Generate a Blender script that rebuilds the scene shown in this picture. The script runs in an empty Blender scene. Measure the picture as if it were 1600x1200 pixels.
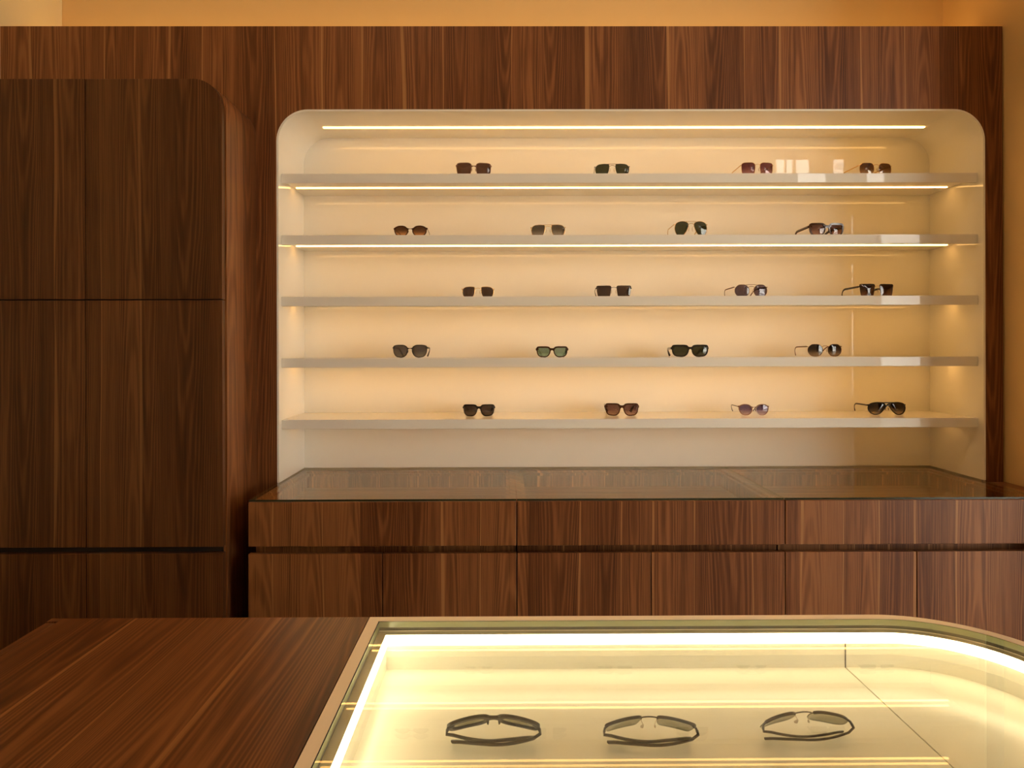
import bpy, bmesh, math, random
from mathutils import Vector, Matrix

random.seed(7)
scene = bpy.context.scene
COL = scene.collection

# ------------------------------------------------------------------ camera
CAM_H = 1.42
cam_d = bpy.data.cameras.new('camera')
cam = bpy.data.objects.new('camera', cam_d)
COL.objects.link(cam)
cam.location = (0, 0, CAM_H)
cam.rotation_euler = (math.radians(90), 0.0026, -0.0056)
cam_d.sensor_width = 36
cam_d.lens = 36 * 1080 / 1600
cam_d.shift_x = 6 / 1600
cam_d.shift_y = -53 / 1600
cam_d.clip_start = 0.02
scene.camera = cam

# ------------------------------------------------------------------ world, light, exposure
scene.view_settings.view_transform = 'Standard'
scene.view_settings.look = 'None'
scene.view_settings.gamma = 1
scene.view_settings.use_curve_mapping = False
scene.view_settings.exposure = 0.08

world = bpy.data.worlds.new('sky')
scene.world = world
world.use_nodes = True
bg = world.node_tree.nodes['Background']
bg.inputs[0].default_value = (1.0, 0.94, 0.83, 1)
bg.inputs[1].default_value = 12.5

LED_NICHE = 15.3      # niche strips
LED_TOP = 13.5        # strip in the niche ceiling
LED_CASE = 11.0       # strip round the glass case
LED_COVE = 8.5        # strip on top of the panelling
FILL_CEIL = 120.0       # added overhead fill lamps
WARM = (1.0, 0.515, 0.145)
WARM_CASE = (1.0, 0.83, 0.48)
WARM_COVE = (1.0, 0.56, 0.16)

# room extents
XL, XR, YB, YF, ZC = -1.775, 1.780, 2.79, -1.80, 3.70
XW, YR = 9.80, 2.00    # the room widens behind the right-hand return wall, towards the shop front
WX0, WX1, WZ0, WZ1, WZT = 2.80, 9.50, 0.04, 2.88, 3.52   # shop window in the front wall; sign band above WZ1

pl = bpy.data.lights.new('window_portal', 'AREA')
pl.shape = 'RECTANGLE'
pl.size = WX1 - WX0
pl.size_y = WZT - WZ0
pl.cycles.is_portal = True
po = bpy.data.objects.new('window_portal', pl)
COL.objects.link(po)
po.location = ((WX0 + WX1) / 2, YF - 0.13, (WZ0 + WZT) / 2)
po.rotation_euler = (math.radians(90), 0, math.radians(180))   # shines to +y
po['kind'] = 'helper'


# ------------------------------------------------------------------ node helpers
class NT:
    def __init__(self, name):
        self.m = bpy.data.materials.new(name)
        self.m.use_nodes = True
        self.t = self.m.node_tree
        self.t.nodes.clear()
        self.out = self.t.nodes.new('ShaderNodeOutputMaterial')

    def n(self, typ, **kw):
        nd = self.t.nodes.new('ShaderNode' + typ)
        for k, v in kw.items():
            setattr(nd, k, v)
        return nd

    def l(self, a, b):
        self.t.links.new(a, b)

    def put(self, sock, v):
        if isinstance(v, bpy.types.NodeSocket):
            self.l(v, sock)
        elif v is not None:
            sock.default_value = v

    def math(self, op, a, b=None, c=None):
        nd = self.n('Math', operation=op)
        self.put(nd.inputs[0], a)
        self.put(nd.inputs[1], b)
        self.put(nd.inputs[2], c)
        return nd.outputs[0]

    def mixc(self, f, a, b):
        nd = self.n('Mix', data_type='RGBA')
        self.put(nd.inputs['Factor'], f)
        self.put(nd.inputs[6], a)
        self.put(nd.inputs[7], b)
        return nd.outputs[2]

    def vec(self, x, y, z):
        nd = self.n('CombineXYZ')
        for i, v in enumerate((x, y, z)):
            self.put(nd.inputs[i], v)
        return nd.outputs[0]

    def noise(self, vec, scale=1.0, detail=2.0, rough=0.5):
        nd = self.n('TexNoise')
        self.l(vec, nd.inputs['Vector'])
        nd.inputs['Scale'].default_value = scale
        nd.inputs['Detail'].default_value = detail
        nd.inputs['Roughness'].default_value = rough
        return nd.outputs[0]

    def white(self, w):
        nd = self.n('TexWhiteNoise', noise_dimensions='1D')
        self.put(nd.inputs['W'], w)
        return nd.outputs['Value']

    def step(self, x, a, b):
        nd = self.n('MapRange', interpolation_type='SMOOTHSTEP')
        self.put(nd.inputs[0], x)
        self.put(nd.inputs[1], a)
        self.put(nd.inputs[2], b)
        return nd.outputs[0]


def c4(c):
    return (c[0], c[1], c[2], 1)


def principled(name, color, rough=0.5, metal=0.0, coat=0.0, spec=0.5, emit=None, strength=0.0, noise=0.0, coat_rough=0.03):
    k = NT(name)
    p = k.n('BsdfPrincipled')
    p.inputs['Base Color'].default_value = c4(color)
    p.inputs['Roughness'].default_value = rough
    p.inputs['Metallic'].default_value = metal
    p.inputs['Coat Weight'].default_value = coat
    p.inputs['Coat Roughness'].default_value = coat_rough
    p.inputs['Specular IOR Level'].default_value = spec
    if emit:
        p.inputs['Emission Color'].default_value = c4(emit)
        p.inputs['Emission Strength'].default_value = strength
    if noise:
        g = k.n('NewGeometry')
        f = k.noise(g.outputs['Position'], 9.0, 4.0)
        k.l(k.mixc(f, c4([v * (1 - noise) for v in color]), c4([min(1, v * (1 + noise)) for v in color])), p.inputs['Base Color'])
    k.l(p.outputs[0], k.out.inputs[0])
    return k.m


def emitter(name, color, strength):
    k = NT(name)
    e = k.n('Emission')
    e.inputs[0].default_value = c4(color)
    e.inputs[1].default_value = strength
    k.l(e.outputs[0], k.out.inputs[0])
    return k.m


def thin_glass(name, tint, f0=0.04, edge=1.0, gloss=(1, 1, 1), rough=0.0, bottom=None, mirror=0.0):
    """clear or tinted pane: straight-through transmission plus Schlick reflection; 'bottom' gives a vertical tint gradient"""
    k = NT(name)
    lw = k.n('LayerWeight')
    lw.inputs['Blend'].default_value = 0.5
    f = k.math('POWER', lw.outputs['Facing'], 5.0)
    f = k.math('MULTIPLY_ADD', f, (1 - f0 - mirror) * edge, f0 + mirror)
    tr = k.n('BsdfTransparent')
    if bottom:
        tc = k.n('TexCoord')
        s = k.n('SeparateXYZ')
        k.l(tc.outputs['Generated'], s.inputs[0])
        k.l(k.mixc(k.step(s.outputs[2], 0.0, 0.75), c4(bottom), c4(tint)), tr.inputs[0])
    else:
        tr.inputs[0].default_value = c4(tint)
    gl = k.n('BsdfGlossy')
    gl.inputs['Color'].default_value = c4(gloss)
    gl.inputs['Roughness'].default_value = rough
    mx = k.n('MixShader')
    k.l(f, mx.inputs[0])
    k.l(tr.outputs[0], mx.inputs[1])
    k.l(gl.outputs[0], mx.inputs[2])
    k.l(mx.outputs[0], k.out.inputs[0])
    return k.m


def wood(name, mode, seed=0.0, gain=0.78, rough=0.42):
    """walnut veneer: flitches of uneven width, growth-ring arches, fine pores, pale sapwood lines"""
    k = NT(name)
    g = k.n('NewGeometry')
    s = k.n('SeparateXYZ')
    k.l(g.outputs['Position'], s.inputs[0])
    x, y, z = s.outputs
    if mode == 'vert':
        u, v = k.math('MULTIPLY_ADD', y, 0.7, x), z
    elif mode == 'top':
        u, v = x, y
    else:
        u, v = y, x
    u = k.math('ADD', u, seed)
    w1 = k.noise(k.vec(k.math('MULTIPLY', u, 1.6), k.math('MULTIPLY', v, 0.55), seed), 1.0, 2.0)
    uw = k.math('MULTIPLY_ADD', k.math('SUBTRACT', w1, 0.5), 0.05, u)
    w0 = k.noise(k.vec(k.math('MULTIPLY', u, 2.1), 3.3, seed + 4), 1.0, 1.0)
    cell = k.math('ADD', k.math('DIVIDE', uw, 0.135), k.math('MULTIPLY', w0, 1.6))
    idn = k.math('FLOOR', cell)
    fr = k.math('SUBTRACT', cell, idn)
    r1 = k.white(idn)
    r2 = k.white(k.math('ADD', idn, 31.7))
    d = k.math('ADD', k.math('SUBTRACT', fr, 0.5), k.math('MULTIPLY', k.math('SUBTRACT', r2, 0.5), 0.7))
    n1 = k.noise(k.vec(k.math('MULTIPLY', u, 9.0), k.math('MULTIPLY', v, 1.3), k.math('MULTIPLY', r1, 20.0)), 1.0, 3.0)
    t = k.math('MULTIPLY', k.math('MULTIPLY', d, d), 30.0)
    t = k.math('ADD', t, k.math('MULTIPLY', v, k.math('MULTIPLY', k.math('SUBTRACT', r1, 0.5), 11.0)))
    t = k.math('MULTIPLY_ADD', n1, 4.0, t)
    ring = k.math('MULTIPLY_ADD', k.math('SINE', k.math('MULTIPLY', t, 6.2832)), 0.5, 0.5)
    ring = k.math('POWER', ring, 1.6)
    fine = k.noise(k.vec(k.math('MULTIPLY', u, 330.0), k.math('MULTIPLY', v, 6.0), 1.0), 1.0, 3.0, 0.6)
    mid = k.noise(k.vec(k.math('MULTIPLY', uw, 60.0), k.math('MULTIPLY', v, 1.0), 5.0), 1.0, 3.0, 0.6)
    broad = k.noise(k.vec(k.math('MULTIPLY', uw, 11.0), k.math('MULTIPLY', v, 0.5), 9.0), 1.0, 2.0)
    val = k.math('MULTIPLY', fine, 0.36)
    val = k.math('MULTIPLY_ADD', mid, 0.42, val)
    val = k.math('MULTIPLY_ADD', ring, 0.15, val)
    val = k.math('MULTIPLY_ADD', broad, 0.26, val)
    val = k.math('MULTIPLY_ADD', k.math('SUBTRACT', r1, 0.5), 0.20, val)
    ramp = k.n('ValToRGB')
    cr = ramp.color_ramp
    cr.elements[0].position = 0.30
    cr.elements[1].position = 0.74
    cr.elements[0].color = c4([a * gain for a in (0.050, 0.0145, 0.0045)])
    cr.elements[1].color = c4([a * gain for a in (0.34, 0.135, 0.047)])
    e = cr.elements.new(0.52)
    e.color = c4([a * gain for a in (0.165, 0.054, 0.0165)])
    k.l(val, ramp.inputs[0])
    # sapwood line on one side of a flitch, its width wandering along the grain
    ww = k.noise(k.vec(idn, k.math('MULTIPLY', v, 1.1), 2.0), 1.0, 1.0)
    wid = k.math('MULTIPLY', k.math('SUBTRACT', ww, 0.33), k.math('MULTIPLY_ADD', r2, 0.42, 0.09))
    wid = k.math('MAXIMUM', wid, 0.004)
    sap = k.math('SUBTRACT', 1.0, k.step(fr, k.math('MULTIPLY', wid, 0.55), wid))
    sap = k.math('MULTIPLY', sap, k.math('GREATER_THAN', r1, 0.25))
    sap = k.math('MULTIPLY', sap, k.math('MULTIPLY_ADD', fine, 0.5, 0.45))
    col = k.mixc(sap, ramp.outputs[0], c4([a * gain for a in (0.50, 0.235, 0.085)]))
    p = k.n('BsdfPrincipled')
    k.l(col, p.inputs['Base Color'])
    k.l(k.math('MULTIPLY_ADD', fine, 0.14, rough - 0.07), p.inputs['Roughness'])
    p.inputs['Specular IOR Level'].default_value = 0.30
    b = k.n('Bump')
    b.inputs['Strength'].default_value = 0.06
    b.inputs['Distance'].default_value = 0.0006
    k.l(fine, b.inputs['Height'])
    k.l(b.outputs[0], p.inputs['Normal'])
    k.l(p.outputs[0], k.out.inputs[0])
    return k.m


M = {}
M['wood'] = wood('walnut_shaded', 'vert', 3.0, gain=0.52)  # tall cabinet doors: same veneer toned down, their shade put into the colour
M['wood_lit'] = wood('walnut_lit_side', 'vert', 8.1, gain=0.82)  # brighter copy of that veneer for the cabinet side, which catches the light
M['wood_wall'] = wood('walnut_panelling', 'vert', 11.37, gain=0.88)
M['wood_low'] = wood('walnut_counter', 'vert', 24.9, gain=0.80)
M['wood_top'] = wood('walnut_worktop', 'top', 7.7, gain=0.78, rough=0.36)
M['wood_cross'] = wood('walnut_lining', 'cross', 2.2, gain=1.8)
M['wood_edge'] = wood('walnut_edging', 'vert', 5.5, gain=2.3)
M['dark'] = principled('dark_core', (0.012, 0.007, 0.005), 0.7)
M['white'] = principled('white_lacquer', (0.85, 0.82, 0.74), 0.02, spec=0.32)
M['white_lip'] = principled('white_lacquer_edge', (0.82, 0.78, 0.70), 0.02, spec=0.26)
M['white_soft'] = principled('white_satin', (0.80, 0.77, 0.72), 0.30)
M['cream_frame'] = principled('cream_frame', (0.88, 0.78, 0.66), 0.22)
M['case_white'] = principled('case_lacquer', (0.88, 0.84, 0.74), 0.20, spec=0.16)
M['ledge'] = principled('ledge_metal', (0.50, 0.45, 0.34), 0.35, metal=0.3)
M['plaster'] = principled('ochre_plaster', (0.76, 0.51, 0.22), 0.75, noise=0.03)
M['plaster_side'] = principled('cream_plaster', (0.78, 0.63, 0.34), 0.75, noise=0.03)
M['plaster_pale'] = principled('pale_plaster', (0.74, 0.66, 0.54), 0.8, noise=0.03)
M['floor'] = principled('stone_floor', (0.20, 0.17, 0.14), 0.45, noise=0.12)
M['ground'] = principled('pavement', (0.46, 0.44, 0.41), 0.8, noise=0.1)
M['black_metal'] = principled('black_metal', (0.02, 0.02, 0.02), 0.4, metal=0.6)
M['glass'] = thin_glass('counter_glass', (0.90, 0.93, 0.84), 0.035, edge=0.62)
M['glass_case'] = thin_glass('case_glass', (0.97, 0.985, 0.965), 0.04)
M['glass_edge'] = principled('glass_edge', (0.03, 0.035, 0.02), 0.15)
M['case_edge'] = principled('case_glass_edge', (0.22, 0.23, 0.12), 0.2)
M['window_glass'] = thin_glass('window_glass', (0.97, 0.98, 0.98), 0.04)
M['led_niche'] = emitter('led_niche', WARM, LED_NICHE)
M['led_top'] = emitter('led_niche_top', WARM, LED_TOP)
M['led_case'] = emitter('led_case', WARM_CASE, LED_CASE)
M['fill_ceiling'] = emitter('fill_ceiling', (1.0, 0.62, 0.32), FILL_CEIL)
M['led_cove'] = emitter('led_cove', WARM_COVE, LED_COVE)
M['gold'] = principled('gold_metal', (0.62, 0.40, 0.16), 0.25, metal=1.0)
M['bronze'] = principled('bronze_metal', (0.16, 0.085, 0.04), 0.3, metal=0.9)
M['gun'] = principled('dark_metal', (0.035, 0.028, 0.024), 0.3, metal=0.8)
M['silver'] = principled('silver_metal', (0.7, 0.68, 0.65), 0.2, metal=1.0)
M['black'] = principled('black_acetate', (0.010, 0.008, 0.007), 0.16, coat=0.1)
M['matte'] = principled('matte_black', (0.014, 0.012, 0.010), 0.38)
M['tort'] = principled('tortoise_acetate', (0.045, 0.015, 0.006), 0.18, coat=0.1, noise=0.7)
M['brown'] = principled('brown_acetate', (0.055, 0.018, 0.008), 0.18, coat=0.1)
M['taupe'] = principled('taupe_acetate', (0.20, 0.105, 0.075), 0.25, coat=0.3)
M['rubber'] = principled('clear_pad', (0.6, 0.5, 0.38), 0.2)
def lens(name, top, bottom=None, **kw):
    """a sunglass lens; the tint is for the whole lens, so each of its two faces takes the square root"""
    r = lambda c: tuple(math.sqrt(v) for v in c)
    return thin_glass(name, r(top), bottom=r(bottom) if bottom else None, **kw)


LENS = {
    'brown': lens('lens_brown', (0.10, 0.055, 0.045)),
    'green': lens('lens_green', (0.055, 0.065, 0.04)),
    'burgundy': lens('lens_burgundy', (0.14, 0.045, 0.06), (0.42, 0.24, 0.26)),
    'tea': lens('lens_tea', (0.11, 0.055, 0.035), (0.52, 0.38, 0.26)),
    'amber': lens('lens_amber', (0.10, 0.045, 0.025), (0.66, 0.34, 0.14)),
    'smoke': lens('lens_smoke', (0.10, 0.09, 0.08), (0.36, 0.33, 0.30)),
    'choc': lens('lens_chocolate', (0.16, 0.085, 0.085), (0.40, 0.24, 0.20)),
    'dark': lens('lens_dark', (0.075, 0.055, 0.055)),
    'plum': lens('lens_plum', (0.12, 0.09, 0.13)),
    'umber': lens('lens_umber', (0.05, 0.028, 0.03), (0.22, 0.11, 0.09)),
    'grey': lens('lens_grey', (0.10, 0.10, 0.12), (0.18, 0.19, 0.20), f0=0.06),
    'teal': lens('lens_teal_mirror', (0.30, 0.36, 0.36), gloss=(0.50, 0.95, 1.0), mirror=0.28),
    'violet': lens('lens_violet', (0.14, 0.10, 0.22), (0.52, 0.38, 0.48)),
    'ink': lens('lens_ink', (0.022, 0.017, 0.022), (0.32, 0.25, 0.18)),
    'pale': lens('lens_pale_green', (0.30, 0.30, 0.20)),
}

# ------------------------------------------------------------------ mesh helpers
ORG = {}


def new_bm():
    return bmesh.new()


def box(bm, x0, x1, y0, y1, z0, z1, bev=0.0, seg=1):
    vs = [bm.verts.new((x, y, z)) for x in (x0, x1) for y in (y0, y1) for z in (z0, z1)]
    fs = []
    for idx in ((0, 1, 3, 2), (4, 6, 7, 5), (0, 4, 5, 1), (2, 3, 7, 6), (0, 2, 6, 4), (1, 5, 7, 3)):
        fs.append(bm.faces.new([vs[i] for i in idx]))
    if bev > 0:
        es = list({e for f in fs for e in f.edges})
        bmesh.ops.bevel(bm, geom=es, offset=bev, segments=seg, affect='EDGES', profile=0.5)
    return bm


def prism_pts(bm, pts, axis, a, b):
    """extrude a 2D outline: axis 'y' -> pts are (x,z), axis 'z' -> (x,y)"""
    mk = (lambda p, t: (p[0], t, p[1])) if axis == 'y' else (lambda p, t: (p[0], p[1], t))
    A = [bm.verts.new(mk(p, a)) for p in pts]
    B = [bm.verts.new(mk(p, b)) for p in pts]
    bm.faces.new(A)
    bm.faces.new(B[::-1])
    n = len(pts)
    for i in range(n):
        j = (i + 1) % n
        bm.faces.new((A[j], A[i], B[i], B[j]))
    return bm


def finish(name, bm, mat, parent=None, smooth=None, recalc=True):
    if recalc:
        bmesh.ops.recalc_face_normals(bm, faces=bm.faces[:])
    if parent is not None:
        o = ORG.get(parent.name)
        if o is not None:
            bmesh.ops.translate(bm, verts=bm.verts[:], vec=-o)
    me = bpy.data.meshes.new(name)
    if smooth is not None:
        for f in bm.faces:
            f.smooth = True
        for e in bm.edges:
            if len(e.link_faces) == 2 and e.calc_face_angle(0) > math.radians(smooth):
                e.smooth = False
    bm.to_mesh(me)
    bm.free()
    mats = mat if isinstance(mat, (list, tuple)) else [mat]
    for mm in mats:
        me.materials.append(mm)
    o = bpy.data.objects.new(name, me)
    COL.objects.link(o)
    if parent is not None:
        o.parent = parent
        # a part of a part: its parent mesh sits at that parent's origin
        if parent.name in ORG:
            ORG[o.name] = ORG[parent.name]
    return o


def boxo(name, dims, mat, parent=None, bev=0.0, seg=1):
    bm = new_bm()
    box(bm, *dims, bev=bev, seg=seg)
    return finish(name, bm, mat, parent)


def thing(name, label, cat, loc=(0, 0, 0), group=None):
    o = bpy.data.objects.new(name, None)
    COL.objects.link(o)
    o.empty_display_size = 0.05
    o.location = loc
    o['label'] = label
    o['category'] = cat
    if group:
        o['group'] = group
    ORG[o.name] = Vector(loc)
    return o


def struct(o, label=None):
    o['kind'] = 'structure'
    if label:
        o['label'] = label
    return o


# ------------------------------------------------------------------ setting
WY = 2.448           # face of the panelled wall
NB = 2.759           # back of the niche
NXL, NXR, NZT, NR = -0.797, 1.704, 2.266, 0.105
WT = 2.567           # top of the panelling

struct(boxo('floor', (XL - .1, XW + .1, YF - .1, YB + .1, -0.1, 0), M['floor']), 'stone floor of the shop')
struct(boxo('ceiling', (XL - .1, XW + .1, YF - .1, YB + .1, ZC, ZC + .1), M['plaster_pale']), 'pale plaster ceiling of the shop')
struct(boxo('wall_left', (XL - .1, XL, YF, YB, 0, ZC), M['plaster_side']), 'ochre plaster wall beside the tall cabinet')
bm = new_bm()
box(bm, XL, WX0, YF - .1, YF, 0, ZC)
box(bm, WX1, XW, YF - .1, YF, 0, ZC)
box(bm, WX0, WX1, YF - .1, YF, 0, WZ0)
box(bm, WX0, WX1, YF - .1, YF, WZT, ZC)
struct(finish('wall_front', bm, M['plaster_pale']), 'pale street wall with the shop window, behind the viewer')
struct(boxo('wall_rear', (XL - .1, XR + .1, YB, YB + .1, 0, ZC), M['plaster']), 'ochre plaster wall seen above the wood panelling')

# return wall at the right of the niche, far side wall, and the shop window in the front wall
struct(boxo('wall_right', (XR, XW, YR, YB, 0, ZC), M['plaster']), 'ochre plaster return wall beyond the shelf niche')
struct(boxo('wall_side', (XW, XW + .1, YF, YB, 0, ZC), M['plaster_pale']), 'pale far side wall of the shop')

win = thing('window_1', 'shop window with dark metal frame and a sign band above', 'window', (WX0, YF, WZ0))
win['kind'] = 'structure'
del win['category']
fy0, fy1 = YF - .08, YF - .03
bm = new_bm()
box(bm, WX0, WX1, fy0, fy1, WZ0, WZ0 + .05)
box(bm, WX0, WX1, fy0, fy1, WZ1 - .03, WZ1 + .03)
GX = 3.66      # glazing begins here, a dark panel stands left of it
xs = [GX, GX + 1.17, GX + 2.34, GX + 3.51, GX + 4.68, WX1]
for xx in xs:
    q = min(max(xx - .025, GX), WX1 - .05)
    box(bm, q, q + .05, fy0, fy1, WZ0 + .05, WZ1 - .03)
box(bm, GX + .05, WX1 - .05, fy0 + .005, fy1 - .005, 2.08, 2.12)
box(bm, WX0, GX, fy0 + .01, fy1 - .01, WZ0 + .05, WZ1 - .03)
finish('window_frame', bm, M['black_metal'], win)
for i in range(5):
    boxo('pane', (xs[i] + .025, xs[i + 1] - .025, fy0 + .022, fy0 + .028, WZ0 + .05, 2.08), M['window_glass'], win)
    boxo('pane', (xs[i] + .025, xs[i + 1] - .025, fy0 + .022, fy0 + .028, 2.12, WZ1 - .03), M['window_glass'], win)
# dark sign band with cut-outs that let the daylight through
holes = [(2.895, 3.180, 3.020, 3.180), (3.575, 3.765, 3.020, 3.180),
         (2.907, 3.002, 3.235, 3.450), (3.015, 3.090, 3.235, 3.450), (3.117, 3.266, 3.235, 3.450), (3.517, 3.640, 3.235, 3.450)]
gx = sorted({WX0, WX1} | {v for h in holes for v in h[:2]})
gz = sorted({WZ1 + .03, WZT} | {v for h in holes for v in h[2:]})
bm = new_bm()
for i in range(len(gx) - 1):
    for j in range(len(gz) - 1):
        mx, mz = (gx[i] + gx[i + 1]) / 2, (gz[j] + gz[j + 1]) / 2
        if not any(h[0] < mx < h[1] and h[2] < mz < h[3] for h in holes):
            box(bm, gx[i], gx[i + 1], fy0 + .01, fy1 - .01, gz[j], gz[j + 1])
finish('sign_band', bm, M['black_metal'], win)
fc = bpy.data.curves.new('lettering', 'FONT')
fc.body = 'AC'
fc.size = 0.082
fc.extrude = 0.002
fo = bpy.data.objects.new('lettering_outline', fc)
COL.objects.link(fo)
bpy.context.view_layer.update()
lm = bpy.data.meshes.new_from_object(fo.evaluated_get(bpy.context.evaluated_depsgraph_get()))
bpy.data.objects.remove(fo)
bm = new_bm()
bm.from_mesh(lm)
# letters read from the street; in the lacquered niche wall their mirror image reads the right way round
bmesh.ops.transform(bm, verts=bm.verts[:], matrix=Matrix.Translation((3.537, fy0 + .03, 3.345)) @ Matrix.Rotation(math.radians(90), 4, 'X'))
finish('lettering', bm, M['black_metal'], win)
struct(boxo('ground', (-14, 20, -16, YF - .12, -0.15, -0.02), M['ground']), 'pavement outside the shop window')


def arch(x0, x1, zb, zt, r, n=14):
    """open outline: up the left side, over, down the right side"""
    pts = [(x0, zb)]
    for i in range(n + 1):
        a = math.pi - i / n * math.pi / 2
        pts.append((x0 + r + r * math.cos(a), zt - r + r * math.sin(a)))
    for i in range(n + 1):
        a = math.pi / 2 - i / n * math.pi / 2
        pts.append((x1 - r + r * math.cos(a), zt - r + r * math.sin(a)))
    pts.append((x1, zb))
    return pts


# panelled wall with the rounded opening, and the ledge on top of it
bm = new_bm()
a = arch(NXL - .007, NXR + .007, 0, NZT + .007, NR + .007)
prism_pts(bm, [(XL, 0), (XL, WT), (XR - .006, WT), (XR - .006, 0)] + a[::-1], 'y', WY, WY + .022)
struct(finish('wall_back', bm, M['wood_wall']), 'walnut veneer panelled wall around the lit shelf niche')
struct(boxo('trim_1', (XL, XR - .006, WY + .022, YB, WT - .03, WT - .002), M['plaster']), 'ledge on top of the walnut panelling')

# cove strip lying on the ledge
cove = thing('cove_light', 'warm light strip lying on the ledge above the walnut panelling', 'light', (0, 2.68, WT - .002))
boxo('channel', (XL + .02, XR - .03, 2.665, 2.695, WT - .002, WT + .004), M['silver'], cove)
boxo('light_strip', (XL + .022, XR - .032, 2.668, 2.692, WT + .004, WT + .007), M['led_cove'], cove)

# unseen fill lamps at the ceiling, added to brighten the island
for lx in (-0.55, 0.95):
    lp = thing('ceiling_fill', 'round fill lamp added at the ceiling over the aisle, ' + ('near the tall cabinet' if lx < 0 else 'near the shop window'), 'lamp', (lx, 1.0, ZC), 'added ceiling fill lamps')
    bm = new_bm()
    bmesh.ops.create_cone(bm, cap_ends=True, segments=32, radius1=.09, radius2=.085, depth=.012, matrix=Matrix.Translation((lx, 1.0, ZC - .007)))
    finish('fill_ring', bm, M['white_soft'], lp, smooth=40)
    bm = new_bm()
    bmesh.ops.create_cone(bm, cap_ends=True, segments=32, radius1=.07, radius2=.07, depth=.003, matrix=Matrix.Translation((lx, 1.0, ZC - .0150)))
    finish('diffuser', bm, M['fill_ceiling'], lp, smooth=40)

# ------------------------------------------------------------------ niche
niche = thing('display_niche', 'white lacquered wall niche with rounded upper corners, lit from above', 'niche', (0.45, 2.6, 0.955))
ZN0 = 0.953
inner = arch(NXL, NXR, ZN0, NZT, NR)
outer = arch(NXL - .0065, NXR + .0065, ZN0, NZT + .0065, NR + .0065)
bm = new_bm()
rows = []
for (p, y) in ((outer, NB), (outer, WY - .001), (inner, WY - .001), (inner, NB)):
    rows.append([bm.verts.new((q[0], y, q[1])) for q in p])
for r0, r1 in zip(rows, rows[1:]):
    for i in range(len(inner) - 1):
        bm.faces.new((r0[i], r0[i + 1], r1[i + 1], r1[i]))
finish('liner', bm, M['white'], niche, smooth=40)
bm = new_bm()
prism_pts(bm, outer, 'y', NB, NB + .012)
finish('back_panel', bm, M['white'], niche)
boxo('light_strip', (-0.684, 1.602, 2.619, 2.630, NZT - .003, NZT - .0005), M['led_top'], niche)

SHELF_Z = [2.0525, 1.8325, 1.6125, 1.3925, 1.1725]
names = ['topmost', 'second from the top', 'middle', 'second from the bottom', 'lowest']
shelf_lab = ['white lacquered shelf, topmost of the five in the lit niche',
             'white lacquered shelf, second from the top in the lit niche',
             'white lacquered shelf, third and middle one of the lit niche',
             'white lacquered shelf, fourth from the top in the lit niche',
             'white lacquered shelf, lowest of the five, above the glass counter']
LEDG = [0.8, 0.88, 1.0, 1.1, 0.55]
for i, zt in enumerate(SHELF_Z):
    sh = thing('wall_shelf', shelf_lab[i], 'shelf', (0.45, 2.6, zt - .034), 'niche shelves')
    boxo('board', (NXL + .001, NXR - .001, 2.4875, NB - .0005, zt - .017, zt), M['white'], sh)
    boxo('front_lip', (NXL + .001, NXR - .001, 2.475, 2.487, zt - .034, zt), M['white_lip'], sh, bev=.0012, seg=2)
    mat = M['led_niche'] if LEDG[i] == 1 else emitter('led_niche_weak', WARM, LED_NICHE * LEDG[i])
    boxo('light_strip', (NXL + .012, NXR - .02, 2.6135, 2.6225, zt - .0195, zt - .0172), mat, sh)

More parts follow.
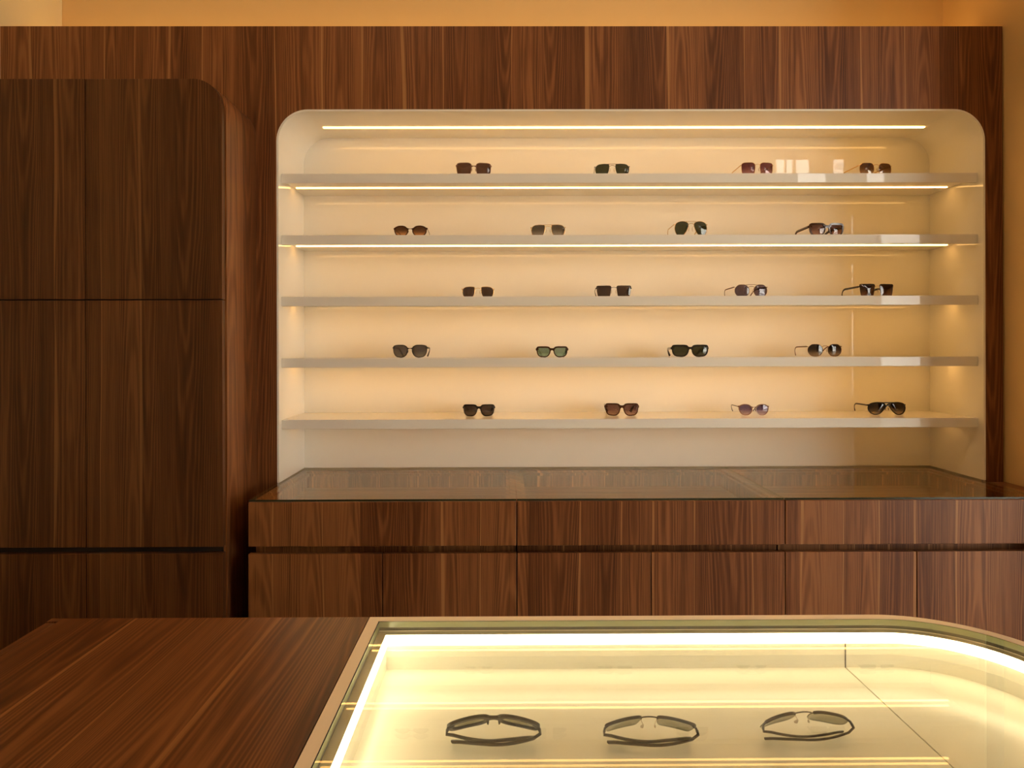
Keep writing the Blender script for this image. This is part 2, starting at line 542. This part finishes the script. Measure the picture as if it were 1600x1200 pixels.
# ------------------------------------------------------------------ back counter, three glass-topped units
CY = 2.16
units = [(-0.800, 0.0360), (0.0390, 0.8770), (0.8800, 1.7035)]
unit_lab = ['walnut counter unit with glass top, nearest the tall cabinet',
            'walnut counter unit with glass top, middle of the three under the niche',
            'walnut counter unit with glass top, beside the ochre side wall']
for i, (x0, x1) in enumerate(units):
    cu = thing('counter_unit', unit_lab[i], 'counter', ((x0 + x1) / 2, 2.45, 0), 'glass topped counter units')
    # carcass: low body plus the sides and back of the glazed tray
    bm = new_bm()
    box(bm, x0 + .001, x1 - .001, CY + .065, NB - .002, 0.10, 0.862)
    box(bm, x0 + .03, x1 - .03, CY + .07, NB - .002, 0.0, 0.10)
    finish('carcass', bm, M['wood_low'], cu)
    boxo('tray_floor', (x0 + .022, x1 - .022, CY + .021, NB - .022, 0.862, 0.878), M['wood_cross'], cu)
    t = 0.018
    boxo('side_panel', (x0 - .001, x0 + t, CY + .021, NB - .002, 0.862, 0.942), M['wood_edge'], cu, bev=.0008)
    boxo('side_panel', (x1 - t, x1 + .001, CY + .021, NB - .002, 0.862, 0.942), M['wood_edge'], cu, bev=.0008)
    boxo('back_panel', (x0 + t, x1 - t, NB - .020, NB - .002, 0.862, 0.942), M['wood_edge'], cu, bev=.0008)
    bm = new_bm()
    box(bm, x0 + t + .001, x0 + t + .014, CY + .021, NB - .021, 0.924, 0.934)
    box(bm, x1 - t - .014, x1 - t - .001, CY + .021, NB - .021, 0.924, 0.934)
    box(bm, x0 + t + .014, x1 - t - .014, NB - .034, NB - .021, 0.924, 0.934)
    finish('inner_ledge', bm, M['wood_edge'], cu)
    boxo('drawer_front', (x0, x1, CY, CY + .020, 0.808, 0.9465), M['wood_low'], cu, bev=.0022, seg=2)
    xm = (x0 + x1) / 2
    boxo('door', (x0, xm - .0016, CY, CY + .020, 0.105, 0.785), M['wood_low'], cu, bev=.0012, seg=2)
    boxo('door', (xm + .0016, x1, CY, CY + .020, 0.105, 0.785), M['wood_low'], cu, bev=.0012, seg=2)
    gl = new_bm()
    box(gl, x0 - .001, x1 + .001, CY + .009, NB - .002, 0.9470, 0.9530)
    for f in gl.faces:
        if abs(f.calc_center_median().y - (CY + .009)) < .001:
            f.material_index = 1
    finish('glass_top', gl, [M['glass'], M['glass_edge']], cu)
    if i == 2:
        boxo('filler_panel', (x1 + .002, XR - .002, CY + .002, WY - .003, 0.02, 0.947), M['wood_low'], cu)

# ------------------------------------------------------------------ tall cabinet
TX0, TX1 = -1.735, -0.876
TZ = 2.269
tc = thing('tall_cabinet', 'tall walnut cabinet with a rounded upper corner, left of the lit niche', 'cabinet', (-1.3, 2.3, 0))


def corner_outline(x0, x1, z0, z1, r, n=14):
    pts = [(x0, z0), (x0, z1)]
    for i in range(n + 1):
        a = math.pi / 2 - i / n * math.pi / 2
        pts.append((x1 - r + r * math.cos(a), z1 - r + r * math.sin(a)))
    pts.append((x1, z0))
    return pts


def bevel_front(bm, ymin, off):
    es = [e for e in bm.edges if all(abs(v.co.y - ymin) < 1e-5 for v in e.verts)]
    bmesh.ops.bevel(bm, geom=es, offset=off, segments=2, affect='EDGES', profile=0.5)


DF, DB = 2.162, 2.184
bm = new_bm()
prism_pts(bm, corner_outline(TX0, TX1, 0.0, TZ, 0.092, 18), 'y', DB + .004, WY - .001)
finish('carcass', bm, M['wood_lit'], tc, smooth=30)
bm = new_bm()
prism_pts(bm, corner_outline(TX0 + .01, TX1 - .012, 0.05, TZ - .012, 0.08), 'y', DB, DB + .0045)
finish('shadow_gap', bm, M['dark'], tc)
XM = -1.305
DX1 = -0.880
# upper, middle and lower doors, two columns
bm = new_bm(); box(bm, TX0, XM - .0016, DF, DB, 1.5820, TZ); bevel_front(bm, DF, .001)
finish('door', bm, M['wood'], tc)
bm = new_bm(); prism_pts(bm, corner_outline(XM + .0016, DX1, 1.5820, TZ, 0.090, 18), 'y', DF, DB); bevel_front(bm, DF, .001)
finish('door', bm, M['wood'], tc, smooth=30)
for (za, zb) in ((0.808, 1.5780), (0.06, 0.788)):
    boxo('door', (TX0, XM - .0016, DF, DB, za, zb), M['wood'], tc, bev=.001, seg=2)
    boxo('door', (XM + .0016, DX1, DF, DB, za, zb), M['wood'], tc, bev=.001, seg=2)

# ------------------------------------------------------------------ island: walnut counter and glass case
IT = 0.95
IY0, IY1 = 0.30, 1.22
wc = thing('wooden_counter', 'walnut island counter, its bare wooden top in the foreground', 'counter', (-0.52, 0.76, 0))
bm = new_bm()      # the top runs to the far edge and laps over the end panel at the corner
prism_pts(bm, [(-0.777, IY0), (-0.2395, IY0), (-0.2395, IY1), (-0.797, IY1), (-0.797, IY1 - .014), (-0.777, IY1 - .014)], 'z', IT - .03, IT)
finish('counter_top', bm, M['wood_top'], wc)
boxo('end_panel', (-0.797, -0.7795, IY0, IY1 - .0165, 0.0, IT - .001), M['wood_top'], wc, bev=.0012)
boxo('back_panel', (-0.797, -0.2395, IY1 - .0128, IY1 - .0005, 0.0, IT - .031), M['wood_low'], wc, bev=.0008)
boxo('carcass', (-0.778, -0.2405, IY0 + .02, IY1 - .014, 0.06, IT - .031), M['dark'], wc)

CX0, CX1, CR = -0.238, 0.853, 0.205
case = thing('glass_display_case', 'cream framed glass display case with a curved corner and bright light strip', 'display case', (0.3, 0.76, 0))


def outline(ins, n=24):
    """closed outline of the case, inset: near-left, far-left, curved far-right, near-right"""
    x0, x1, y0, y1, r = CX0 + ins, CX1 - ins, IY0 + ins, IY1 - ins, CR - ins
    pts = [(x0, y0), (x0, y1)]
    for i in range(n + 1):
        a = math.pi / 2 - i / n * math.pi / 2
        pts.append((x1 - r + r * math.cos(a), y1 - r + r * math.sin(a)))
    pts.append((x1, y0))
    return pts


def ring(bm, i0, i1, z0, z1):
    A, B = outline(i0), outline(i1)
    n = len(A)
    rows = [[bm.verts.new((p[0], p[1], z)) for p in P] for (P, z) in ((A, z0), (A, z1), (B, z1), (B, z0))]
    for a, b in zip(rows, rows[1:] + rows[:1]):
        for i in range(n):
            j = (i + 1) % n
            bm.faces.new((a[i], a[j], b[j], b[i]))
    return bm


FLZ = IT - 0.077      # tray floor
bm = new_bm(); ring(bm, 0, 0.0185, 0.0, IT); finish('frame', bm, M['cream_frame'], case, smooth=30)
bm = new_bm(); ring(bm, 0.0187, 0.0199, IT - .016, IT - .0006); finish('gasket', bm, M['dark'], case, smooth=30)
bm = new_bm(); prism_pts(bm, outline(0.0202), 'z', IT - .0105, IT - .0005)
for f in bm.faces:
    if abs(f.normal.z) < .5 and max(v.co.z for v in f.verts) - min(v.co.z for v in f.verts) > .005:
        f.material_index = 1
finish('glass_top', bm, [M['glass_case'], M['case_edge']], case)
bm = new_bm(); ring(bm, 0.0187, 0.0335, IT - .022, IT - .018); finish('ledge', bm, M['ledge'], case, smooth=30)
# light strip: upright diffuser standing a little proud of the tray wall, its foot slanting back to it
bm = new_bm()
rows = []
for ins, z in ((0.0335, IT - .018), (0.0390, IT - .018), (0.0390, IT - .030), (0.0365, IT - .0345), (0.0335, IT - .0345)):
    rows.append([bm.verts.new((p[0], p[1], z)) for p in outline(ins)])
for r0, r1 in zip(rows, rows[1:] + rows[:1]):
    for i in range(len(r0)):
        j = (i + 1) % len(r0)
        bm.faces.new((r0[i], r0[j], r1[j], r1[i]))
finish('light_strip', bm, M['led_case'], case, smooth=30)
bm = new_bm(); prism_pts(bm, outline(0.0190), 'z', FLZ - .012, FLZ - .004); finish('base', bm, M['dark'], case)
SX = 0.585


def clip_left(pts, xs, keep_left):
    out = []
    n = len(pts)
    for i in range(n):
        p, q = pts[i], pts[(i + 1) % n]
        ip = (p[0] <= xs) == keep_left
        iq = (q[0] <= xs) == keep_left
        if ip:
            out.append(p)
        if ip != iq:
            t = (xs - p[0]) / (q[0] - p[0])
            out.append((xs, p[1] + t * (q[1] - p[1])))
    return out


boxo('joint_strip', (SX - .004, SX + .004, IY1 - .0335, IY1 - .0315, FLZ - .003, IT - .036), M['dark'], case)
for (xs, left) in ((SX - .0012, True), (SX + .0012, False)):
    P = clip_left(outline(0.030), xs, left)
    bm = new_bm(); prism_pts(bm, P, 'z', FLZ - .004, FLZ)
    finish('tray_floor', bm, M['case_white'], case)
    Q = clip_left(outline(0.0348), xs, left)
    W = clip_left(outline(0.0300), xs, left)
    bm = new_bm()
    n = len(Q)
    for i in range(n):
        j = (i + 1) % n
        if abs(Q[i][0] - xs) < 1e-6 and abs(Q[j][0] - xs) < 1e-6:
            continue
        a = [bm.verts.new((p[0], p[1], z)) for p, z in ((Q[i], FLZ), (Q[j], FLZ), (Q[j], IT - .0345), (Q[i], IT - .0345))]
        b = [bm.verts.new((p[0], p[1], z)) for p, z in ((W[i], FLZ), (W[j], FLZ), (W[j], IT - .0345), (W[i], IT - .0345))]
        for f in ((0, 1, 2, 3),):
            bm.faces.new([a[k] for k in f])
            bm.faces.new([b[k] for k in f[::-1]])
        bm.faces.new((a[3], a[2], b[2], b[3]))
    bmesh.ops.remove_doubles(bm, verts=bm.verts[:], dist=1e-6)
    finish('tray_wall', bm, M['case_white'], case, smooth=30)

# ------------------------------------------------------------------ sunglasses
SHAPES = {   # (x: -1 nasal .. 1 temporal, z: -1 .. 1)
    'wayfarer': [(-.96, .55), (-.80, .90), (-.40, 1), (0, 1), (.60, 1), (.95, .91), (1, .45), (.91, -.35), (.62, -.86), (.1, -1), (-.42, -.97), (-.78, -.60), (-.95, 0)],
    'square': [(-.9, .78), (-.55, .98), (0, 1), (.6, .98), (.95, .8), (.98, .3), (.93, -.4), (.72, -.88), (.2, -1), (-.4, -1), (-.78, -.8), (-.92, -.2), (-.97, .3)],
    'panto': [(-.88, .45), (-.5, .88), (0, 1), (.5, .93), (.92, .62), (.98, .15), (.85, -.4), (.5, -.86), (0, -1), (-.5, -.88), (-.84, -.45), (-.97, 0)],
    'softsquare': [(-.92, .6), (-.6, .95), (0, 1), (.6, .95), (.93, .6), (1, 0), (.9, -.6), (.55, -.95), (0, -1), (-.55, -.95), (-.88, -.6), (-.98, 0)],
    'roundtrap': [(-.9, .62), (-.5, .95), (0, 1), (.55, .97), (.95, .8), (.99, .3), (.9, -.3), (.62, -.82), (.1, -1), (-.4, -.95), (-.8, -.55), (-.95, .1)],
    'aviator': [(-.78, .80), (-.30, 1), (.30, .98), (.80, .75), (1, .25), (.97, -.25), (.75, -.75), (.35, -1), (-.10, -.93), (-.50, -.50), (-.80, .10), (-.90, .50)],
    'navigator': [(-.85, .86), (-.4, 1), (.1, 1), (.6, .9), (.93, .55), (1, .1), (.88, -.55), (.6, -.92), (.1, -1), (-.4, -.95), (-.7, -.55), (-.85, .1)],
    'hex': [(-1, 0), (-.90, .50), (-.50, .93), (0, 1), (.50, .93), (.90, .50), (1, 0), (.87, -.50), (.50, -.92), (0, -1), (-.50, -.92), (-.87, -.50)],
    'brow': [(-.93, .85), (-.5, 1), (0, 1), (.5, 1), (.95, .95), (.97, .4), (.9, -.3), (.75, -.88), (.3, -1), (-.3, -1), (-.72, -.86), (-.88, -.2)],
}


def smooth_outline(ctrl, n=48):
    m = len(ctrl)
    out = []
    for i in range(n):
        t = i / n * m
        k = int(t)
        f = t - k
        p0, p1, p2, p3 = (ctrl[(k + q) % m] for q in (-1, 0, 1, 2))
        out.append(tuple(0.5 * (2 * p1[a] + (p2[a] - p0[a]) * f + (2 * p0[a] - 5 * p1[a] + 4 * p2[a] - p3[a]) * f * f + (3 * p1[a] - p0[a] - 3 * p2[a] + p3[a]) * f ** 3) for a in (0, 1)))
    return out


def sweep(bm, pts, ra, rb, side, closed=False, n=8, taper=None):
    """tube of elliptic section; ra along 'side' direction, rb across it"""
    pts = [Vector(p) for p in pts]
    rings = []
    m = len(pts)
    for i, p in enumerate(pts):
        if closed:
            t = pts[(i + 1) % m] - pts[i - 1]
        else:
            t = pts[min(i + 1, m - 1)] - pts[max(i - 1, 0)]
        t.normalize()
        s = Vector(side)
        s = (s - t * s.dot(t)).normalized()
        b = t.cross(s)
        k = taper(i / (m - 1)) if taper else 1.0
        rings.append([bm.verts.new(p + s * math.cos(2 * math.pi * q / n) * ra * k + b * math.sin(2 * math.pi * q / n) * rb * k) for q in range(n)])
    cnt = m if closed else m - 1
    for i in range(cnt):
        A, B = rings[i], rings[(i + 1) % m]
        for q in range(n):
            bm.faces.new((A[q], A[(q + 1) % n], B[(q + 1) % n], B[q]))
    if not closed:
        bm.faces.new(rings[0][::-1])
        bm.faces.new(rings[-1])
    return bm


def make_glasses(label, W, H, gap, shape, style, fmat, lmat, tmat=None, loc=(0, 0, 0), yaw=0.0, rim=(.0035, .0018),
                 double=False, wrap=.006, flat_top=False, folded=False, tilt=0.0, bridge_mat=None, temple=(.0011, .0022), group=None, hinge=.62, spread=0.0):
    tmat = tmat or fmat
    g = thing('sunglasses', label, 'sunglasses', (0, 0, 0), group)
    ORG.pop(g.name)
    acet = style == 'acetate'
    rt, rb = rim
    edge = rt if acet else .0008
    lw = (W - gap - 2 * (rb + .002 if acet else .003)) / 2
    lh = H - (rt + rb if acet else .0016)
    cx = gap / 2 + lw / 2
    cz = (rb if acet else .0008) + lh / 2

    def yy(x):
        return wrap * (x / (W / 2)) ** 2

    ctrl = smooth_outline(SHAPES[shape])
    zh = cz + lh * 0.5 * hinge
    fb = new_bm()
    for s in (-1, 1):
        L = [(s * (cx + p[0] * lw / 2), cz + p[1] * lh / 2) for p in ctrl]
        # lens: curved shell 1.4 mm thick
        lb = new_bm()
        fr_, bk_ = [], []
        c0 = lb.verts.new((s * cx, yy(cx) - .0028, cz))
        c1 = lb.verts.new((s * cx, yy(cx) - .0014, cz))
        for k in (0.5, 1.0):
            fr_.append([lb.verts.new((s * cx + (p[0] - s * cx) * k, yy(s * cx + (p[0] - s * cx) * k) - .0028 * (1 - k * k), cz + (p[1] - cz) * k)) for p in L])
            bk_.append([lb.verts.new((s * cx + (p[0] - s * cx) * k, yy(s * cx + (p[0] - s * cx) * k) - .0028 * (1 - k * k) + .0014, cz + (p[1] - cz) * k)) for p in L])
        n = len(L)
        for R, c in ((fr_, c0), (bk_, c1)):
            for i in range(n):
                j = (i + 1) % n
                lb.faces.new((c, R[0][i], R[0][j]))
                lb.faces.new((R[0][i], R[1][i], R[1][j], R[0][j]))
        for i in range(n):
            j = (i + 1) % n
            lb.faces.new((fr_[1][i], fr_[1][j], bk_[1][j], bk_[1][i]))
        finish('lens', lb, LENS[lmat], g, smooth=40)
        # rim
        if acet:
            O = []
            for i in range(n):
                p, q = Vector(L[i - 1]), Vector(L[(i + 1) % n])
                t = (q - p).normalized()
                nn = Vector((t.y, -t.x))
                if nn.dot(Vector(L[i]) - Vector((s * cx, cz))) < 0:
                    nn = -nn
                up = max(0.0, nn.y)
                wid = rb + (rt - rb) * up ** 0.7
                O.append((L[i][0] + nn.x * wid, L[i][1] + nn.y * wid))
            Li = [(s * cx + (p[0] - s * cx) * .97, cz + (p[1] - cz) * .97) for p in L]
            rows = []
            for P, dy in ((Li, -.0006), (O, -.0010), (O, .0030), (Li, .0030)):
                rows.append([fb.verts.new((p[0], yy(p[0]) + dy, p[1])) for p in P])
            for a, b in zip(rows, rows[1:] + rows[:1]):
                for i in range(n):
                    j = (i + 1) % n
                    fb.faces.new((a[i], a[j], b[j], b[i]))
            # end piece at the hinge
            ex = s * (W / 2 - .001)
            top = max(o[1] for o in O)
            ez = min(zh, top - .004)
            sweep(fb, [(s * (cx + lw * .40), yy(cx + lw * .4) + .001, ez + .0012), (s * (W / 2 - .003), yy(W / 2) + .001, ez + .001), (ex, yy(W / 2) + .0045, ez)], .0014 + .45 * rt, .0024, (0, 0, 1))
        elif style == 'wire':
            sweep(fb, [(p[0], yy(p[0]), p[1]) for p in L], .0008, .0008, (0, 1, 0), closed=True, n=6)
            sweep(fb, [(s * (cx + lw * .485), yy(cx + lw * .48), zh - .001), (s * (W / 2 - .001), yy(W / 2), zh), (s * (W / 2), yy(W / 2) + .005, zh)], .0011, .0009, (0, 0, 1))
        else:   # browline: bar along the upper third of the lens, thin below
            top = [p for p in L if p[1] > cz + lh * .30]
            top.sort(key=lambda p: p[0])
            if style == 'brow':
                sweep(fb, [(p[0], yy(p[0]) + .0006, p[1] + .0002) for p in top], .0020, .0022, (0, 0, 1))
            else:
                sweep(fb, [(p[0], yy(p[0]) + .0004, p[1]) for p in top], .0014, .0022, (0, 0, 1))
            sweep(fb, [(s * (cx + lw * .42), yy(cx + lw * .42), zh + .001), (s * (W / 2 - .002), yy(W / 2) + .001, zh), (s * (W / 2 - .0005), yy(W / 2) + .006, zh - .0005)], .0024, .0016, (0, 0, 1))
            if style == 'brow' or style == 'half':
                sweep(fb, [(p[0], yy(p[0]), p[1]) for p in L], .0004, .0004, (0, 1, 0), closed=True, n=6)
        # nose pad
        nb = new_bm()
        px = s * (gap / 2 - .0005)
        if not acet:
            sweep(nb, [(s * (gap / 2 + .0010), .001, cz + lh * .18), (s * gap * .42, .006, cz + lh * .10), (px * .86, .0075, cz - lh * .02)], .0005, .0005, (0, 1, 0), n=6)
        sweep(nb, [(px * .80, .0070 if not acet else .004, cz + lh * .10), (px * .92, .0080 if not acet else .0055, cz - lh * .02), (px * 1.06, .0070 if not acet else .004, cz - lh * .16)],
              .0012, .0024, (1, 0, 0), n=8, taper=lambda t: .55 + .45 * math.sin(math.pi * t))
        finish('nose_pad', nb, M['rubber'] if not acet else fmat, g, smooth=50)
        # temple
        tb = new_bm()
        ya = yy(W / 2) + .005
        hx = W / 2 - .0012
        if not folded:
            pts = []
            for q in range(7):
                t = q / 6
                pts.append((s * (hx + spread * t * .006 - .004 * t), ya + .088 * t, zh - .001 * t))
            zend = .0035
            for q in range(1, 8):
                t = q / 7
                pts.append((s * (hx + spread * .006 - .004 - .013 * t * t), ya + .088 + .040 * math.sin(t * 1.25) / math.sin(1.25), zh - .001 - (zh - .001 - zend) * (1 - math.cos(t * 1.45)) / (1 - math.cos(1.45))))
        else:
            pts = [(s * hx, ya - .001, zh), (s * (hx + .0008), ya + .004, zh)]
            off = .003 if s > 0 else .0075
            Lx = W * .93
            for q in range(1, 15):
                t = q / 14
                pts.append((s * (hx - Lx * t), ya + off + .0095 * math.sin(math.pi * min(1, t * 1.02)), zh - (.022 * ((t - .62) / .38) ** 1.5 if t > .62 else 0)))
        ra, rb2 = temple
        sweep(tb, pts, rb2, ra, (0, 0, 1) if True else (1, 0, 0), n=8, taper=lambda t: 1.0 if t < .6 else 1.0 + .25 * (t - .6))
        finish('temple', tb, tmat, g, smooth=50)
    # bridge
    zb = cz + lh * (.30 if not acet else .28)
    inner_x = gap / 2 + lw * (.03 if not acet else .05)
    bp = []
    for q in range(9):
        t = q / 8 * 2 - 1
        bp.append((t * inner_x, yy(t * inner_x) - .0004, zb + (.0032 if not acet else .0022) * (1 - t * t)))
    bb = new_bm() if bridge_mat else fb
    if acet:        # saddle bridge: a plate between the two rims, arched below
        hi, lo, arc, ix = cz + lh * .44 + rt * .7, cz - lh * .06, lh * .27, gap / 2 + lw * .10
        if shape in ('panto', 'square', 'roundtrap', 'aviator'):
            hi, lo, arc, ix = cz + lh * .32 + rt * .45, cz + lh * .14, lh * .10, gap / 2 + lw * .04
        cols = []
        for q in range(17):
            t = q / 16 * 2 - 1
            x = t * ix
            w_ = min(1.0, abs(x) / (gap / 2))
            zt_ = hi - (rt * .5 + lh * .03) * (1 - t * t)
            zb_ = lo + arc * (1 - w_ ** 2.2) if abs(x) < gap / 2 + .0004 else min(hi - .002, cz + lh * .34)
            cols.append([bb.verts.new((x, yy(x) + dy, z)) for dy, z in ((-.0008, zb_), (-.0012, (zb_ + zt_) / 2), (-.0008, zt_), (.0030, zt_), (.0030, zb_))])
        for A_, B_ in zip(cols, cols[1:]):
            for q in range(5):
                bb.faces.new((A_[q], A_[(q + 1) % 5], B_[(q + 1) % 5], B_[q]))
        bb.faces.new(cols[0][::-1])
        bb.faces.new(cols[-1])
    else:
        sweep(bb, bp, .0009, .0009, (0, 0, 1))
        if double:
            k = gap / 2 + lw * .22
            sweep(bb, [(t * k, yy(t * k), cz + lh * .5 - .0004 + .0006 * (1 - t * t)) for t in (-1, -.5, 0, .5, 1)], .0009, .0009, (0, 0, 1))
    if flat_top:
        k = gap / 2 + lw * .45
        sweep(bb, [(t * k, yy(t * k) + .0008, cz + lh * .5 + rt * .45) for t in (-1, -.5, 0, .5, 1)], .0022, .0020, (0, 0, 1))
    if bridge_mat:
        finish('bridge', bb, bridge_mat, g, smooth=50)
    finish('frame', fb, fmat, g, smooth=45)
    R = Matrix.Rotation(yaw, 4, 'Z') @ Matrix.Rotation(tilt, 4, 'X')
    g.location = loc
    g.rotation_euler = R.to_euler()
    if folded:      # let the lowest point rest on the tray
        low = min((R @ v.co).z for c in g.children for v in c.data.vertices)
        g.location.z = loc[2] - low
    return g


def sx(px, D):       # picture column -> x on the plane at depth D
    a = (px - 794) / 1080
    t = 0.0056
    return D * (a * math.cos(t) + math.sin(t)) / (math.cos(t) - a * math.sin(t))


G = 'sunglasses on the niche shelves'
mm = 0.001
DEPTH = [2.510, 2.515, 2.55, 2.575, 2.585]
# shelf, picture centre, width px, height px, settings
items = [
    (0, 741, 56, 20.5, dict(label='brown translucent sunglasses with large square lenses, first on the topmost shelf', gap=.016, shape='square', style='acetate', fmat=M['taupe'], lmat='brown', rim=(.0016, .0012), yaw=.06)),
    (0, 957.5, 55, 18.5, dict(label='black navigator sunglasses with a double bronze bridge and dark green lenses, on the topmost shelf', gap=.017, shape='navigator', style='wire', fmat=M['gun'], lmat='green', double=True, bridge_mat=M['bronze'], yaw=-.05)),
    (0, 1184.5, 52, 20.5, dict(label='thin gold sunglasses with square burgundy gradient lenses, on the topmost shelf', gap=.017, shape='square', style='wire', fmat=M['gold'], lmat='burgundy', yaw=.03)),
    (0, 1370, 55, 19.5, dict(label='thin gold sunglasses with rounded brown gradient lenses, rightmost on the topmost shelf', gap=.018, shape='softsquare', style='wire', fmat=M['gold'], lmat='tea', yaw=.10)),
    (1, 641.5, 53, 17.5, dict(label='dark brown sunglasses with round amber gradient lenses, first on the second shelf', gap=.018, shape='panto', style='acetate', fmat=M['brown'], lmat='amber', rim=(.0042, .0024), yaw=-.02)),
    (1, 857, 55, 18.5, dict(label='gold double bridge sunglasses with smoky gradient lenses, on the second shelf', gap=.017, shape='navigator', style='wire', fmat=M['gold'], lmat='smoke', double=True, yaw=-.03)),
    (1, 1080.5, 53, 23.5, dict(label='gold aviator sunglasses with large dark green teardrop lenses, on the second shelf', gap=.015, shape='aviator', style='wire', fmat=M['gold'], lmat='green', double=True, yaw=.03)),
    (1, 1293, 57, 20.5, dict(label='thick tortoise sunglasses with square brown lenses, rightmost on the second shelf', gap=.019, shape='wayfarer', style='acetate', fmat=M['tort'], lmat='choc', rim=(.0062, .0040), yaw=.06, temple=(.0028, .0050))),
    (2, 747, 51, 17.5, dict(label='rimless gold bridge sunglasses with dark brown lenses, first on the middle shelf', gap=.017, shape='navigator', style='wire', fmat=M['gold'], lmat='dark', yaw=.0)),
    (2, 959.5, 56, 18.5, dict(label='black half rim sunglasses with dark rectangular lenses, second on the middle shelf', gap=.018, shape='brow', style='half', fmat=M['gun'], lmat='dark', yaw=-.04)),
    (2, 1174.5, 54, 20, dict(label='bronze hexagonal sunglasses with double bridge and plum lenses, on the middle shelf', gap=.017, shape='hex', style='wire', fmat=M['bronze'], lmat='plum', double=True, yaw=.05)),
    (2, 1371, 58, 20, dict(label='black browline sunglasses with thin gold bridge, rightmost on the middle shelf', gap=.018, shape='brow', style='brow', fmat=M['black'], lmat='umber', bridge_mat=M['gold'], yaw=.10, temple=(.0016, .0038))),
    (3, 640.5, 55, 20, dict(label='matte black sunglasses with rounded grey lenses, first on the fourth shelf', gap=.018, shape='roundtrap', style='acetate', fmat=M['matte'], lmat='grey', rim=(.0036, .0022), yaw=-.02, temple=(.0016, .0036))),
    (3, 862.5, 50, 17, dict(label='dark tortoise sunglasses with teal mirrored lenses, on the fourth shelf', gap=.016, shape='wayfarer', style='acetate', fmat=M['tort'], lmat='teal', rim=(.0052, .0030), yaw=-.08, temple=(.0028, .0050))),
    (3, 1078.5, 58, 19, dict(label='glossy black sunglasses with dark green lenses, third on the fourth shelf', gap=.017, shape='wayfarer', style='acetate', fmat=M['black'], lmat='green', rim=(.0066, .0042), yaw=-.06, temple=(.0028, .0048))),
    (3, 1289.5, 56, 19.5, dict(label='thin bronze sunglasses with rounded hexagonal gradient lenses, rightmost on the fourth shelf', gap=.019, shape='hex', style='wire', fmat=M['bronze'], lmat='ink', yaw=.03)),
    (4, 748, 50, 18.5, dict(label='small glossy black sunglasses with dark lenses, first on the lowest shelf', gap=.016, shape='wayfarer', style='acetate', fmat=M['black'], lmat='dark', rim=(.0054, .0028), yaw=.01, temple=(.0028, .0042))),
    (4, 971.5, 53, 19.5, dict(label='dark brown square sunglasses with brown gradient lenses, second on the lowest shelf', gap=.016, shape='wayfarer', style='acetate', fmat=M['brown'], lmat='choc', rim=(.0054, .0030), yaw=-.08, temple=(.0028, .0055))),
    (4, 1178, 48, 17.5, dict(label='taupe rounded sunglasses with violet gradient lenses, third on the lowest shelf', gap=.015, shape='panto', style='acetate', fmat=M['taupe'], lmat='violet', tmat=M['gun'], rim=(.0026, .0018), yaw=-.04, temple=(.0010, .0016))),
    (4, 1386.5, 60, 20, dict(label='black flat top aviator sunglasses with dark gradient lenses, rightmost on the lowest shelf', gap=.014, shape='aviator', style='acetate', fmat=M['black'], lmat='ink', flat_top=True, rim=(.0040, .0028), yaw=-.02, temple=(.0014, .0030))),
]
for (si, px, wpx, hpx, kw) in items:
    D = DEPTH[si]
    make_glasses(W=wpx * D / 1080, H=hpx * D / 1080, loc=(sx(px, D), D, SHELF_Z[si] + .0006), group=G, **kw)

# three folded pairs lying in the glass case, seen from behind
GC = 'folded sunglasses in the glass case'
for (px, py, label, kw) in (
    (770, 1147, 'folded thick black sunglasses in the glass case, nearest the wooden counter', dict(shape='wayfarer', style='acetate', fmat=M['matte'], lmat='pale', gap=.018, rim=(.0075, .003), temple=(.0022, .0042), yaw=math.pi)),
    (1008, 1147, 'folded black half rim sunglasses, middle of the three pairs in the glass case', dict(shape='brow', style='half', fmat=M['gun'], lmat='pale', gap=.020, temple=(.0020, .0040), yaw=math.pi - .01)),
    (1243, 1140, 'folded thin black sunglasses in the glass case, nearest its seam', dict(shape='softsquare', style='half', fmat=M['gun'], lmat='pale', gap=.020, temple=(.0016, .0032), yaw=math.pi + .06)),
):
    D = 0.543 * 1080 / (py - 547)
    make_glasses(label=label, W=.129, H=.036, loc=(sx(px, D), D, FLZ + .0008), group=GC, wrap=.0125, folded=True, tilt=math.radians(-46), **kw)
